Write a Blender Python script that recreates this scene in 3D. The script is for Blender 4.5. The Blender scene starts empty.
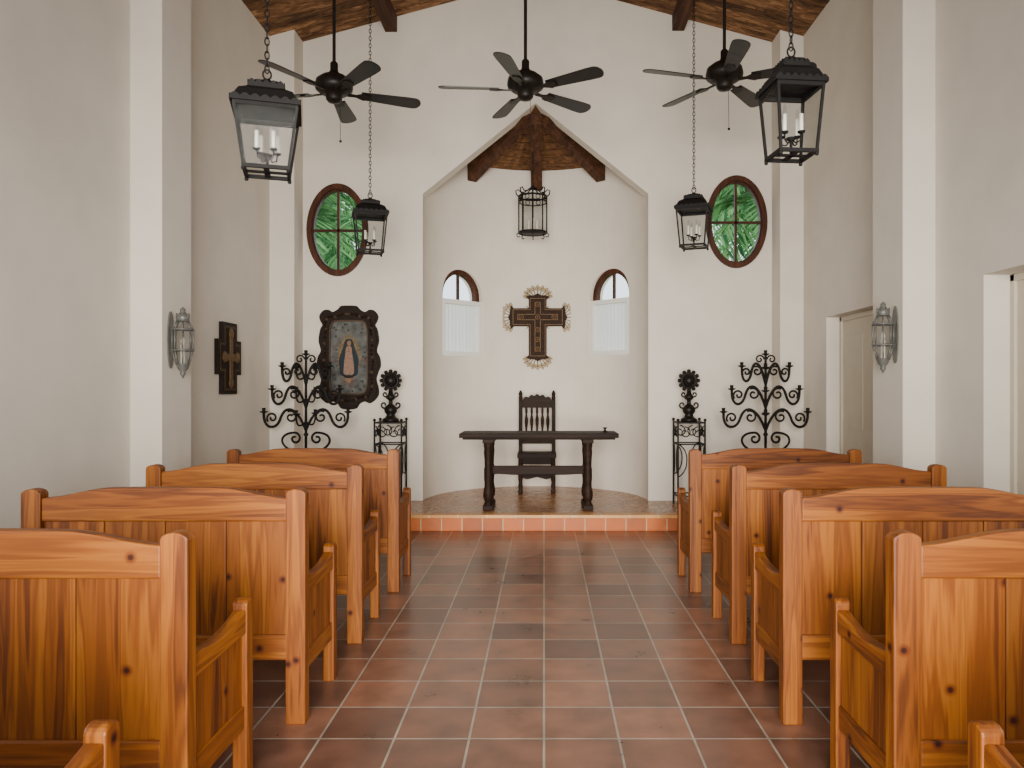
import bpy, math, random
from mathutils import Vector, Matrix
random.seed(5)
sc = bpy.context.scene
pi = math.pi

# ------------------------------------------------------------------ materials
def L(r, g, b):
    def f(c):
        c /= 255.0
        return c/12.92 if c <= 0.04045 else ((c+0.055)/1.055)**2.4
    return (f(r), f(g), f(b), 1.0)

def newmat(name):
    m = bpy.data.materials.new(name); m.use_nodes = True
    nt = m.node_tree
    return m, nt, nt.nodes['Principled BSDF']

def N(nt, t, **kw):
    n = nt.nodes.new(t)
    for k, v in kw.items(): setattr(n, k, v)
    return n

def simple(name, col, rough=0.5, metal=0.0, var=0.12, scale=20, bump=0.0, spec=0.5):
    m, nt, b = newmat(name)
    b.inputs['Roughness'].default_value = rough
    b.inputs['Metallic'].default_value = metal
    b.inputs['Specular IOR Level'].default_value = spec
    tc = N(nt, 'ShaderNodeTexCoord')
    no = N(nt, 'ShaderNodeTexNoise'); no.inputs['Scale'].default_value = scale; no.inputs['Detail'].default_value = 4
    nt.links.new(tc.outputs['Object'], no.inputs['Vector'])
    r = N(nt, 'ShaderNodeValToRGB')
    r.color_ramp.elements[0].position = 0.3; r.color_ramp.elements[1].position = 0.7
    r.color_ramp.elements[0].color = tuple(c*(1-var) for c in col[:3])+(1,)
    r.color_ramp.elements[1].color = tuple(min(1, c*(1+var)) for c in col[:3])+(1,)
    nt.links.new(no.outputs['Fac'], r.inputs['Fac'])
    nt.links.new(r.outputs['Color'], b.inputs['Base Color'])
    if bump:
        bp = N(nt, 'ShaderNodeBump'); bp.inputs['Strength'].default_value = bump; bp.inputs['Distance'].default_value = 0.01
        nt.links.new(no.outputs['Fac'], bp.inputs['Height']); nt.links.new(bp.outputs['Normal'], b.inputs['Normal'])
    return m

def wood(name, dark, mid, light, axis='z', knots=True, rough=0.38, g=1.0, island=0.25, spec=0.5):
    m, nt, b = newmat(name)
    lk = nt.links.new
    b.inputs['Roughness'].default_value = rough
    b.inputs['Specular IOR Level'].default_value = spec
    tc = N(nt, 'ShaderNodeTexCoord'); oi = N(nt, 'ShaderNodeObjectInfo'); ge = N(nt, 'ShaderNodeNewGeometry')
    off = N(nt, 'ShaderNodeMath', operation='MULTIPLY'); off.inputs[1].default_value = 37.0
    lk(oi.outputs['Random'], off.inputs[0])
    off2 = N(nt, 'ShaderNodeMath', operation='MULTIPLY_ADD'); off2.inputs[1].default_value = 23.0
    lk(ge.outputs['Random Per Island'], off2.inputs[0]); lk(off.outputs[0], off2.inputs[2])
    va = N(nt, 'ShaderNodeVectorMath', operation='ADD')
    lk(tc.outputs['Object'], va.inputs[0]); lk(off2.outputs[0], va.inputs[1])
    mp = N(nt, 'ShaderNodeMapping')
    s = {'x': (0.8, 16, 16), 'y': (16, 0.8, 16), 'z': (16, 16, 0.8)}[axis]
    mp.inputs['Scale'].default_value = tuple(v*g for v in s)
    lk(va.outputs[0], mp.inputs['Vector'])
    n1 = N(nt, 'ShaderNodeTexNoise'); n1.inputs['Scale'].default_value = 1.0; n1.inputs['Detail'].default_value = 4; n1.inputs['Distortion'].default_value = 0.4
    lk(mp.outputs[0], n1.inputs['Vector'])
    mm = N(nt, 'ShaderNodeMath', operation='MULTIPLY'); mm.inputs[1].default_value = 46.0
    lk(n1.outputs['Fac'], mm.inputs[0])
    sn = N(nt, 'ShaderNodeMath', operation='SINE'); lk(mm.outputs[0], sn.inputs[0])
    ad = N(nt, 'ShaderNodeMath', operation='MULTIPLY_ADD'); ad.inputs[1].default_value = 0.10
    lk(sn.outputs[0], ad.inputs[0]); lk(n1.outputs['Fac'], ad.inputs[2])
    r = N(nt, 'ShaderNodeValToRGB'); e = r.color_ramp.elements
    e[0].position = 0.20; e[0].color = dark
    e[1].position = 0.80; e[1].color = light
    x = e.new(0.5); x.color = mid
    lk(ad.outputs[0], r.inputs['Fac'])
    col = r.outputs['Color']
    mr = N(nt, 'ShaderNodeMapRange'); mr.inputs['To Min'].default_value = 1-island; mr.inputs['To Max'].default_value = 1+island*0.6
    lk(ge.outputs['Random Per Island'], mr.inputs['Value'])
    hs = N(nt, 'ShaderNodeHueSaturation'); lk(mr.outputs[0], hs.inputs['Value']); lk(col, hs.inputs['Color'])
    col = hs.outputs['Color']
    if knots:
        sp = N(nt, 'ShaderNodeSeparateXYZ'); lk(va.outputs[0], sp.inputs[0])
        a = N(nt, 'ShaderNodeMath', operation='ADD'); lk(sp.outputs[0], a.inputs[0]); lk(sp.outputs[1], a.inputs[1])
        cb = N(nt, 'ShaderNodeCombineXYZ'); lk(a.outputs[0], cb.inputs[0]); lk(sp.outputs[2], cb.inputs[1])
        vo = N(nt, 'ShaderNodeTexVoronoi', voronoi_dimensions='2D'); vo.inputs['Scale'].default_value = 2.9
        lk(cb.outputs[0], vo.inputs['Vector'])
        kr = N(nt, 'ShaderNodeValToRGB'); k = kr.color_ramp.elements
        k[0].position = 0.020; k[0].color = (0.12, 0.05, 0.025, 1)
        k[1].position = 0.07; k[1].color = (1, 1, 1, 1)
        y = k.new(0.032); y.color = (0.5, 0.34, 0.22, 1)
        lk(vo.outputs['Distance'], kr.inputs['Fac'])
        mx = N(nt, 'ShaderNodeMix', data_type='RGBA', blend_type='MULTIPLY'); mx.inputs['Factor'].default_value = 1.0
        lk(col, mx.inputs[6]); lk(kr.outputs['Color'], mx.inputs[7]); col = mx.outputs[2]
    lk(col, b.inputs['Base Color'])
    bp = N(nt, 'ShaderNodeBump'); bp.inputs['Strength'].default_value = 0.12; bp.inputs['Distance'].default_value = 0.003
    lk(ad.outputs[0], bp.inputs['Height']); lk(bp.outputs['Normal'], b.inputs['Normal'])
    return m

def tile(name, c1, c2, mortar, w, h, msize, plane='xy', rotz=0.0, loc=(0, 0, 0), rough=0.35, nv=0.2, bump=0.5):
    m, nt, b = newmat(name); lk = nt.links.new
    tc = N(nt, 'ShaderNodeTexCoord')
    vec = tc.outputs['Object']
    if plane == 'xz':
        sp = N(nt, 'ShaderNodeSeparateXYZ'); lk(vec, sp.inputs[0])
        cb = N(nt, 'ShaderNodeCombineXYZ'); lk(sp.outputs[0], cb.inputs[0]); lk(sp.outputs[2], cb.inputs[1]); vec = cb.outputs[0]
    mp = N(nt, 'ShaderNodeMapping'); mp.inputs['Rotation'].default_value = (0, 0, rotz); mp.inputs['Location'].default_value = loc
    lk(vec, mp.inputs['Vector'])
    br = N(nt, 'ShaderNodeTexBrick', offset=0.0, squash=1.0)
    br.inputs['Scale'].default_value = 1.0; br.inputs['Brick Width'].default_value = w; br.inputs['Row Height'].default_value = h
    br.inputs['Mortar Size'].default_value = msize; br.inputs['Mortar Smooth'].default_value = 0.15
    br.inputs['Color1'].default_value = c1; br.inputs['Color2'].default_value = c2; br.inputs['Mortar'].default_value = mortar
    lk(mp.outputs[0], br.inputs['Vector'])
    no = N(nt, 'ShaderNodeTexNoise'); no.inputs['Scale'].default_value = 5.0; no.inputs['Detail'].default_value = 6
    lk(tc.outputs['Object'], no.inputs['Vector'])
    mr = N(nt, 'ShaderNodeMapRange'); mr.inputs['From Min'].default_value = 0.3; mr.inputs['From Max'].default_value = 0.7
    mr.inputs['To Min'].default_value = 1-nv; mr.inputs['To Max'].default_value = 1+nv
    lk(no.outputs['Fac'], mr.inputs['Value'])
    hs = N(nt, 'ShaderNodeHueSaturation'); lk(mr.outputs[0], hs.inputs['Value']); lk(br.outputs['Color'], hs.inputs['Color'])
    lk(hs.outputs['Color'], b.inputs['Base Color'])
    rr = N(nt, 'ShaderNodeMapRange'); rr.inputs['To Min'].default_value = rough-0.08; rr.inputs['To Max'].default_value = rough+0.15
    lk(no.outputs['Fac'], rr.inputs['Value']); lk(rr.outputs[0], b.inputs['Roughness'])
    bp = N(nt, 'ShaderNodeBump', invert=True); bp.inputs['Strength'].default_value = bump; bp.inputs['Distance'].default_value = 0.004
    lk(br.outputs['Fac'], bp.inputs['Height']); lk(bp.outputs['Normal'], b.inputs['Normal'])
    return m

M_plaster = simple('plaster', L(219, 211, 198), 0.9, 0, 0.035, 3.0, 0.2, 0.2)
PD, PM, PL = L(70, 30, 3), L(122, 64, 10), L(154, 92, 24)
M_pine_v = wood('pine_vertical', PD, PM, PL, 'z', rough=0.5, island=0.2, spec=0.3)
M_pine_x = wood('pine_crosswise', PD, PM, PL, 'x', rough=0.5, island=0.2, spec=0.3)
M_pine_y = wood('pine_lengthwise', PD, PM, PL, 'y', rough=0.5, island=0.2, spec=0.3)
M_ceil = wood('ceiling_planks', L(52, 34, 22), L(112, 78, 50), L(168, 128, 88), 'x', False, 0.7, 0.6, 0.6, 0.2)
M_beam = wood('beam_wood', L(44, 27, 17), L(74, 46, 30), L(104, 68, 46), 'y', False, 0.7, spec=0.2)
M_apsewood = wood('apse_roof_wood', L(62, 40, 22), L(110, 74, 44), L(146, 104, 64), 'x', False, 0.65, spec=0.2)
M_darkwood = wood('dark_walnut', L(20, 12, 8), L(36, 22, 14), L(52, 33, 21), 'x', False, 0.6, spec=0.15)
M_frame = wood('window_frame_wood', L(46, 25, 14), L(70, 38, 23), L(88, 50, 31), 'z', False, 0.5, spec=0.2)
M_iron = simple('wrought_iron', L(22, 20, 19), 0.6, 0.2, 0.2, 30, 0, 0.25)
M_bronze = simple('dark_bronze', L(30, 25, 21), 0.45, 0.4, 0.3, 25, 0, 0.3)
M_blade = simple('fan_blade', L(26, 26, 26), 0.38, 0.0, 0.2, 12, 0, 0.4)
M_candle = simple('candle_sleeve', L(240, 234, 218), 0.6)
M_white = simple('white_paint', L(228, 226, 220), 0.55, 0, 0.02)
M_door = simple('cream_door_paint', L(200, 190, 170), 0.55, 0, 0.04, 6)
M_pewter = simple('pewter', L(104, 104, 100), 0.45, 0.3, 0.15, 30)
M_gold = simple('antique_gold', L(98, 72, 42), 0.6, 0.2, 0.35, 40)
M_cream = simple('cream_filigree', L(168, 148, 110), 0.6, 0.0, 0.15, 40)
M_crosswood = simple('carved_cross_wood', L(46, 29, 17), 0.65, 0, 0.45, 45, 0.6, 0.15)
M_framedark = simple('carved_dark_frame', L(32, 21, 15), 0.6, 0, 0.5, 40, 0.6, 0.15)
M_inlay = simple('bone_inlay', L(72, 56, 40), 0.6, 0, 0.4, 60, 0, 0.2)
M_floor = tile('terracotta_floor', L(142, 98, 76), L(98, 70, 58), L(154, 144, 130), 0.32, 0.32, 0.0055, loc=(0, -0.05, 0), rough=0.28, nv=0.32)
M_ptile = tile('platform_tile', L(160, 108, 64), L(144, 94, 56), L(164, 134, 98), 0.3, 0.3, 0.005, rotz=pi/4, rough=0.24, nv=0.06, bump=0.15)
M_riser = tile('riser_tile', L(184, 92, 22), L(156, 74, 16), L(184, 158, 118), 0.215, 0.5, 0.006, plane='xz', loc=(0, 0.25, 0), rough=0.5)
M_nose = tile('nosing_tile', L(206, 150, 84), L(194, 132, 68), L(206, 186, 156), 0.3, 2.0, 0.005, plane='xz', loc=(0, 1, 0), rough=0.35)

def glassmat(name, tint=(0.95, 0.97, 0.97, 1), fac=0.03, k=0.2):
    m, nt, b = newmat(name); nt.nodes.remove(b)
    o = nt.nodes['Material Output']
    t = N(nt, 'ShaderNodeBsdfTransparent'); t.inputs[0].default_value = tint
    g = N(nt, 'ShaderNodeBsdfGlossy'); g.inputs['Roughness'].default_value = 0.08
    lw = N(nt, 'ShaderNodeLayerWeight'); lw.inputs[0].default_value = 0.15
    ma = N(nt, 'ShaderNodeMath', operation='MULTIPLY_ADD'); ma.inputs[1].default_value = k; ma.inputs[2].default_value = fac
    nt.links.new(lw.outputs['Fresnel'], ma.inputs[0])
    mx = N(nt, 'ShaderNodeMixShader')
    nt.links.new(ma.outputs[0], mx.inputs[0]); nt.links.new(t.outputs[0], mx.inputs[1]); nt.links.new(g.outputs[0], mx.inputs[2])
    nt.links.new(mx.outputs[0], o.inputs[0])
    return m
M_glass = glassmat('clear_glass', (0.95, 0.97, 0.97, 1), 0.01, 0.15)
M_lglass = glassmat('lantern_glass', (0.90, 0.91, 0.91, 1), 0.003, 0.05)

def frosted():
    m, nt, b = newmat('sheer_curtain'); nt.nodes.remove(b); o = nt.nodes['Material Output']
    d = N(nt, 'ShaderNodeBsdfDiffuse'); d.inputs[0].default_value = L(236, 238, 236)
    t = N(nt, 'ShaderNodeBsdfTranslucent'); t.inputs[0].default_value = L(240, 240, 236)
    mx = N(nt, 'ShaderNodeMixShader'); mx.inputs[0].default_value = 0.55
    nt.links.new(d.outputs[0], mx.inputs[1]); nt.links.new(t.outputs[0], mx.inputs[2]); nt.links.new(mx.outputs[0], o.inputs[0])
    return m
M_frost = frosted()

def leafmat():
    m, nt, b = newmat('leaf'); nt.nodes.remove(b); o = nt.nodes['Material Output']
    ge = N(nt, 'ShaderNodeNewGeometry'); r = N(nt, 'ShaderNodeValToRGB')
    r.color_ramp.elements[0].color = L(52, 104, 64); r.color_ramp.elements[1].color = L(150, 200, 132)
    nt.links.new(ge.outputs['Random Per Island'], r.inputs['Fac'])
    d = N(nt, 'ShaderNodeBsdfDiffuse'); t = N(nt, 'ShaderNodeBsdfTranslucent')
    nt.links.new(r.outputs[0], d.inputs[0]); nt.links.new(r.outputs[0], t.inputs[0])
    mx = N(nt, 'ShaderNodeMixShader'); nt.links.new(d.outputs[0], mx.inputs[1]); nt.links.new(t.outputs[0], mx.inputs[2]); nt.links.new(mx.outputs[0], o.inputs[0])
    return m
M_leaf = leafmat()

# ------------------------------------------------------------------ builder
class B:
    def __init__(s): s.v = []; s.f = []; s.m = []; s.sm = []; s.mats = []
    def add(s, vs, fs, mat, smooth=False, M=None):
        if mat not in s.mats: s.mats.append(mat)
        k = s.mats.index(mat); o = len(s.v)
        for v in vs:
            v = Vector(v)
            if M is not None: v = M @ v
            s.v.append(v[:])
        for f in fs:
            s.f.append([i+o for i in f]); s.m.append(k); s.sm.append(smooth)
    def box(s, x0, x1, y0, y1, z0, z1, mat, M=None):
        vs = [(x, y, z) for z in (z0, z1) for y in (y0, y1) for x in (x0, x1)]
        fs = [(0, 2, 3, 1), (4, 5, 7, 6), (0, 1, 5, 4), (1, 3, 7, 5), (3, 2, 6, 7), (2, 0, 4, 6)]
        s.add(vs, fs, mat, False, M)
    def bar(s, p, q, w, h, mat, M=None, up=(0, 0, 1)):
        p = Vector(p); q = Vector(q); t = (q-p); l = t.length; t.normalize()
        u = Vector(up)
        if abs(t.dot(u)) > 0.98: u = Vector((0, 1, 0))
        a = t.cross(u).normalized(); b = a.cross(t).normalized()
        R = Matrix((a, t, b)).transposed().to_4x4(); R.translation = p
        s.box(-w/2, w/2, 0, l, -h/2, h/2, mat, (M @ R) if M is not None else R)
    def lathe(s, prof, mat, c=(0, 0, 0), n=20, M=None, smooth=True, rot=0.0):
        k = n; vs = []; fs = []
        for r, z in prof:
            for i in range(k):
                a = 2*pi*i/n+rot
                vs.append((c[0]+r*math.cos(a), c[1]+r*math.sin(a), c[2]+z))
        for j in range(len(prof)-1):
            for i in range(n):
                i2 = (i+1) % k
                fs.append((j*k+i, j*k+i2, (j+1)*k+i2, (j+1)*k+i))
        s.add(vs, fs, mat, smooth, M)
    def tube(s, pts, r, mat, n=6, closed=False, M=None, taper=None):
        pts = [Vector(p) for p in pts]; m = len(pts); vs = []; fs = []; nrm = None
        for i, p in enumerate(pts):
            if closed: t = pts[(i+1) % m]-pts[i-1]
            else: t = pts[min(i+1, m-1)]-pts[max(i-1, 0)]
            t.normalize()
            if nrm is None:
                nrm = t.orthogonal().normalized()
            else:
                nrm = nrm-t*nrm.dot(t)
                if nrm.length < 1e-5: nrm = t.orthogonal()
                nrm.normalize()
            b = t.cross(nrm)
            rr = r*(taper(i/(m-1)) if taper else 1)
            for j in range(n):
                a = 2*pi*j/n
                vs.append(p+(nrm*math.cos(a)+b*math.sin(a))*rr)
        for i in range(m if closed else m-1):
            i2 = (i+1) % m
            for j in range(n):
                j2 = (j+1) % n
                fs.append((i*n+j, i*n+j2, i2*n+j2, i2*n+j))
        if not closed:
            fs.append(tuple(range(n))[::-1]); fs.append(tuple((m-1)*n+j for j in range(n)))
        s.add(vs, fs, mat, True, M)
    def ring(s, c, rx, rz, r, mat, n=24, k=6, plane='xz', M=None):
        pts = []
        for i in range(n):
            a = 2*pi*i/n; u = rx*math.cos(a); w = rz*math.sin(a)
            if plane == 'xz': pts.append((c[0]+u, c[1], c[2]+w))
            elif plane == 'xy': pts.append((c[0]+u, c[1]+w, c[2]))
            else: pts.append((c[0], c[1]+u, c[2]+w))
        s.tube(pts, r, mat, k, True, M)
    def prism(s, poly, t0, t1, mat, plane='xz', M=None, smooth=False):
        n = len(poly)
        def P(a, b, t):
            return (a, t, b) if plane == 'xz' else ((a, b, t) if plane == 'xy' else (t, a, b))
        vs = [P(a, b, t0) for a, b in poly]+[P(a, b, t1) for a, b in poly]
        fs = [tuple(range(n)), tuple(range(2*n-1, n-1, -1))]
        for i in range(n):
            j = (i+1) % n; fs.append((i, i+n, j+n, j))
        s.add(vs, fs, mat, smooth, M)
    def annulus(s, outer, inner, t0, t1, mat, plane='xz', M=None):
        n = len(outer)
        def P(a, b, t):
            return (a, t, b) if plane == 'xz' else ((a, b, t) if plane == 'xy' else (t, a, b))
        vs = []
        for t in (t0, t1):
            for q in (outer, inner):
                vs += [P(a, b, t) for a, b in q]
        fs = []
        for i in range(n):
            j = (i+1) % n
            fs += [(i, j, n+j, n+i), (2*n+i, 3*n+i, 3*n+j, 2*n+j), (i, 2*n+i, 2*n+j, j), (n+i, n+j, 3*n+j, 3*n+i)]
        s.add(vs, fs, mat, False, M)
    def ball(s, c, r, mat, n=10, M=None, sz=1.0):
        prof = [(max(r*math.cos(a), 1e-4), sz*r*math.sin(a)) for a in [(-pi/2+pi*i/(n//2+1)) for i in range(n//2+2)]]
        s.lathe(prof, mat, c, n, M)
    def build(s, name, loc=(0, 0, 0), rotz=0.0, bevel=0.0, parent=None):
        me = bpy.data.meshes.new(name); me.from_pydata(s.v, [], s.f)
        for m in s.mats: me.materials.append(m)
        me.polygons.foreach_set('material_index', s.m); me.polygons.foreach_set('use_smooth', s.sm)
        me.update()
        import bmesh
        bm = bmesh.new(); bm.from_mesh(me); bmesh.ops.recalc_face_normals(bm, faces=bm.faces); bm.to_mesh(me); bm.free()
        ob = bpy.data.objects.new(name, me); sc.collection.objects.link(ob)
        ob.location = loc; ob.rotation_euler = (0, 0, rotz)
        if bevel:
            md = ob.modifiers.new('bevel', 'BEVEL'); md.width = bevel; md.segments = 2; md.limit_method = 'ANGLE'; md.angle_limit = 0.9
        if parent: ob.parent = parent
        return ob

def cut(ob, cutters):
    for c in cutters:
        md = ob.modifiers.new('b', 'BOOLEAN'); md.operation = 'DIFFERENCE'; md.object = c; md.solver = 'EXACT'
    bpy.context.view_layer.update()
    dg = bpy.context.evaluated_depsgraph_get()
    me = bpy.data.meshes.new_from_object(ob.evaluated_get(dg))
    ob.modifiers.clear(); ob.data = me
    for c in cutters: bpy.data.objects.remove(c)
    return ob

def ell(cx, cz, rx, rz, n=40): return [(cx+rx*math.cos(2*pi*i/n), cz+rz*math.sin(2*pi*i/n)) for i in range(n)]

# ------------------------------------------------------------------ room dims
XL, XR, YB, YF = -3.12, 2.95, 8.96, -1.8
CX = -0.10          # chapel axis
EAVE, SL = 5.50, 0.27
RIDGE = EAVE+SL*(XR-XL)/2
XC = (XL+XR)/2
def ceil_z(x): return RIDGE-SL*abs(x-XC)

b = B(); b.box(XL-0.3, XR+0.5, YF-0.3, YB+0.3, -0.2, 0, M_floor); b.build('floor')
b = B(); b.box(XL-0.3, XL, YF, YB, 0, EAVE+0.1, M_plaster); w = b.build('wall_left')
c = B(); c.box(XL-0.5, XL+0.2, 0.9, 2.5, 0.8, 2.9, M_plaster); cut(w, [c.build('c')])
b = B(); b.box(XR, XR+0.3, YF, YB, 0, EAVE+0.1, M_plaster); w = b.build('wall_right')
c1 = B(); c1.box(XR-0.2, XR+0.24, 4.05, 5.10, -0.05, 2.26, M_plaster)
c2 = B(); c2.box(XR-0.2, XR+0.20, 6.72, 7.94, -0.05, 2.24, M_plaster)
c3 = B(); c3.box(XR-0.2, XR+0.5, 0.9, 2.5, 0.8, 2.9, M_plaster)
cut(w, [c1.build('c'), c2.build('c'), c3.build('c')])
b = B(); b.box(XL-0.3, XR+0.3, YF-0.3, YF, 0, RIDGE+0.2, M_plaster); w = b.build('wall_front')
c = B(); c.box(CX-1.5, CX+1.5, YF-0.5, YF+0.2, -0.05, 3.2, M_plaster); cut(w, [c.build('c')])
AR = 1.33
b = B(); b.box(XL-0.3, XR+0.3, YB, YB+0.2, 0, RIDGE+0.25, M_plaster); w = b.build('wall_back')
c = B(); c.prism([(CX-AR, 0.02), (CX+AR, 0.02), (CX+AR, 3.79), (CX, 4.86), (CX-AR, 3.79)], YB-0.2, YB+0.5, M_plaster)
OV = [(-2.43, 3.36), (2.265, 3.455)]
ovs = []
for (x, z) in OV:
    o = B(); o.prism(ell(x, z, 0.34, 0.52, 48), YB-0.2, YB+0.5, M_plaster); ovs.append(o.build('c'))
cut(w, [c.build('c')]+ovs)

def semi(r, n=48, a0=0.006):
    return [(CX+r*math.cos(a0+(pi-2*a0)*i/n), YB+r*math.sin(a0+(pi-2*a0)*i/n)) for i in range(n+1)]
b = B()
inn = semi(AR); out = semi(AR+0.25)
b.prism(inn+out[::-1], 0.0, 4.7, M_plaster, 'xy')
apse = b.build('wall_apse')
TH = [-math.radians(47.5), math.radians(47)]
AZ = [(1.92, 2.69), (1.935, 2.705)]
HW = 0.345
cs = []
for th, (z0, z1) in zip(TH, AZ):
    Mx = Matrix.Translation((CX+AR*math.sin(th), YB+AR*math.cos(th), 0)) @ Matrix.Rotation(-th, 4, 'Z')
    poly = [(-HW, z0), (HW, z0)]+[(HW*math.cos(a), z1+HW*math.sin(a)) for a in [pi*i/20 for i in range(21)]]
    c = B(); c.prism(poly, -0.4, 0.5, M_plaster, 'xz', Mx); cs.append(c.build('c'))
cut(apse, cs)
for pq in apse.data.polygons: pq.use_smooth = False

for k, (th, (z0, z1)) in enumerate(zip(TH, AZ)):
    b = B()
    def arc(r, n=20): return [(r*math.cos(pi*i/n), z1+r*math.sin(pi*i/n)) for i in range(n+1)]
    y0, y1 = 0.02, 0.10
    o = arc(HW+0.01); i_ = arc(HW-0.06)
    b.prism(o+i_[::-1], y0, y1, M_frame)
    for sx in (-1, 1): b.box(min(sx*(HW+.01), sx*(HW-0.06)), max(sx*(HW+.01), sx*(HW-0.06)), y0, y1, z1-0.06, z1, M_frame)
    b.box(-0.012, 0.012, y0+0.02, y1-0.02, z1-0.05, z1+HW-0.05, M_frame)
    f0, f1 = -0.04, 0.05
    b.box(-HW-0.0, HW+0.0, f0, f1, z0-0.01, z0+0.05, M_white)
    b.box(-HW, -HW+0.05, f0, f1, z0+0.05, z1-0.11, M_white)
    b.box(HW-0.05, HW, f0, f1, z0+0.05, z1-0.11, M_white)
    b.box(-HW, HW, f0, f1, z1-0.11, z1-0.055, M_white)
    vs = []; m = 48
    for i in range(m+1):
        x = -HW+0.04+(2*HW-0.08)*i/m; yy = 0.025+0.010*math.sin(i*1.3)+0.004*math.sin(i*0.7)
        vs += [(x, yy, z0+0.03), (x, yy, z1-0.09)]
    b.add(vs, [(2*i, 2*i+2, 2*i+3, 2*i+1) for i in range(m)], M_frost, True)
    b.prism([(-HW+0.03, z1-0.06), (HW-0.03, z1-0.06)]+arc(HW-0.03), 0.065, 0.070, M_glass)
    b.build('window_%d' % (k+3), (CX+AR*math.sin(th), YB+AR*math.cos(th), 0), -th)

for k, (x, z) in enumerate(OV):
    b = B()
    b.annulus(ell(0, 0, 0.362, 0.545, 48), ell(0, 0, 0.305, 0.485, 48), -0.035, 0.06, M_frame)
    b.annulus(ell(0, 0, 0.31, 0.49, 48), ell(0, 0, 0.287, 0.465, 48), 0.0, 0.07, M_frame)
    b.box(-0.014, 0.014, 0.015, 0.05, -0.47, 0.47, M_frame)
    b.box(-0.29, 0.29, 0.015, 0.05, -0.014, 0.014, M_frame)
    b.prism(ell(0, 0, 0.30, 0.475, 48), 0.03, 0.034, M_glass)
    b.build('window_%d' % (k+1), (x, YB, z))

# apse conical wood roof
b = B()
RIM = 4.40; n = 60; R2 = AR+0.1
apx = (CX, YB+0.06, 4.86)
for i in range(n):
    a = pi*i/n; a2 = pi*(i+1)/n; mid = math.degrees((a+a2)/2)
    p = lambda t, r, z: (CX+r*math.cos(t), YB+0.02+r*math.sin(t), z)
    mat = M_apsewood if 48 < mid < 132 else M_plaster
    b.add([apx, p(a, R2, RIM), p(a2, R2, RIM), (apx[0], apx[1], apx[2]+0.2), p(a, R2, RIM+0.2), p(a2, R2, RIM+0.2)],
          [(0, 1, 2), (3, 5, 4), (1, 4, 5, 2)], mat)
b.build('ceiling_apse')
for i, (ang, zend, w_) in enumerate(((90, 4.17, 0.15), (48, 4.20, 0.14), (132, 4.20, 0.14))):
    Mr = Matrix.Translation((CX, YB+0.03, 0)) @ Matrix.Rotation(math.radians(ang), 4, 'Z')
    b = B(); R_ = 1.26
    b.prism([(0.16, 4.80), (R_, RIM+0.03), (R_, zend), (0.16, 4.68)], -w_/2, w_/2, M_beam, 'xz', Mr)
    b.build('trim_%d' % (i+1))
b = B()
for r in (0.25, 0.4, 0.55, 0.7, 0.85, 1.0, 1.15, 1.28):
    z = 4.86-(4.86-RIM)*r/R2-0.004
    pts = [(CX+r*math.cos(math.radians(t)), YB+0.05+r*math.sin(math.radians(t)), z) for t in range(48, 133, 4)]
    b.tube(pts, 0.006, M_beam, 4)
b.build('trim_7')

# main ceiling
for side in (0, 1):
    b = B(); ny = 74
    dy = (YB-YF)/ny
    for j in range(ny):
        y0 = YF+dy*j; y1 = y0+dy-0.012
        if side == 0: x0, x1 = XL, XC
        else: x0, x1 = XC, XR
        za, zb = ceil_z(x0), ceil_z(x1)
        b.prism([(x0, za), (x1, zb), (x1, zb+0.05), (x0, za+0.05)], y0, y1, M_ceil)
    x0, x1 = (XL-0.3, XC) if side == 0 else (XC, XR+0.3)
    za, zb = ceil_z(x0)+0.05, ceil_z(x1)+0.05
    b.prism([(x0, za), (x1, zb), (x1, zb+0.1), (x0, za+0.1)], YF-0.3, YB, M_beam)
    b.build('ceiling' if side == 0 else 'ceiling.001')
for i, x in enumerate((-1.80, 1.58, XC)):
    b = B(); z = ceil_z(x)
    b.box(x-0.07, x+0.07, YF, YB, z-0.16, z+0.02, M_beam)
    b.build('ceiling_beam' + ('' if i == 0 else '.%03d' % i))

PH = 0.172
for i, (xa, xb, ya, yb, z0) in enumerate(((XL, -2.88, 5.73, 6.20, 0), (2.705, XR, 5.73, 6.25, 0), (XL, -2.84, 8.64, YB, PH), (2.685, XR, 8.64, YB, PH))):
    b = B(); b.prism([(xa, z0), (xb, z0), (xb, ceil_z(xb)-.001), (xa, ceil_z(xa)-.001)], ya, yb, M_plaster)
    b.build('trim_%d' % (10+i))

for k, (ya, yb, h, dx) in enumerate(((4.05, 5.10, 2.26, 0.24), (6.72, 7.94, 2.24, 0.20))):
    b = B(); x = XR+dx-0.045
    b.box(x, x+0.04, ya+0.04, yb-0.04, 0.0, h-0.04, M_door)
    b.box(x-0.02, x+0.043, ya+.002, ya+0.05, 0, h-.002, M_door)
    b.box(x-0.02, x+0.043, yb-0.05, yb-.002, 0, h-.002, M_door)
    b.box(x-0.02, x+0.043, ya+.002, yb-.002, h-0.05, h-.002, M_door)
    for (za, zb) in ((0.2, 0.95), (1.1, h-0.2)):
        for (p, q) in ((ya+0.15, (ya+yb)/2-0.06), ((ya+yb)/2+0.06, yb-0.15)):
            b.box(x-0.008, x+0.01, p, q, za, zb, M_door)
    Mk = Matrix.Translation((x-0.045, ya+0.2, 1.0))
    b.ball((0, 0, 0), 0.028, M_bronze, 12, Mk); b.bar((0, 0, 0), (0.05, 0, 0), 0.015, 0.015, M_bronze, Mk)
    b.build('door_%d' % (k+1), bevel=0.004)

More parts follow.
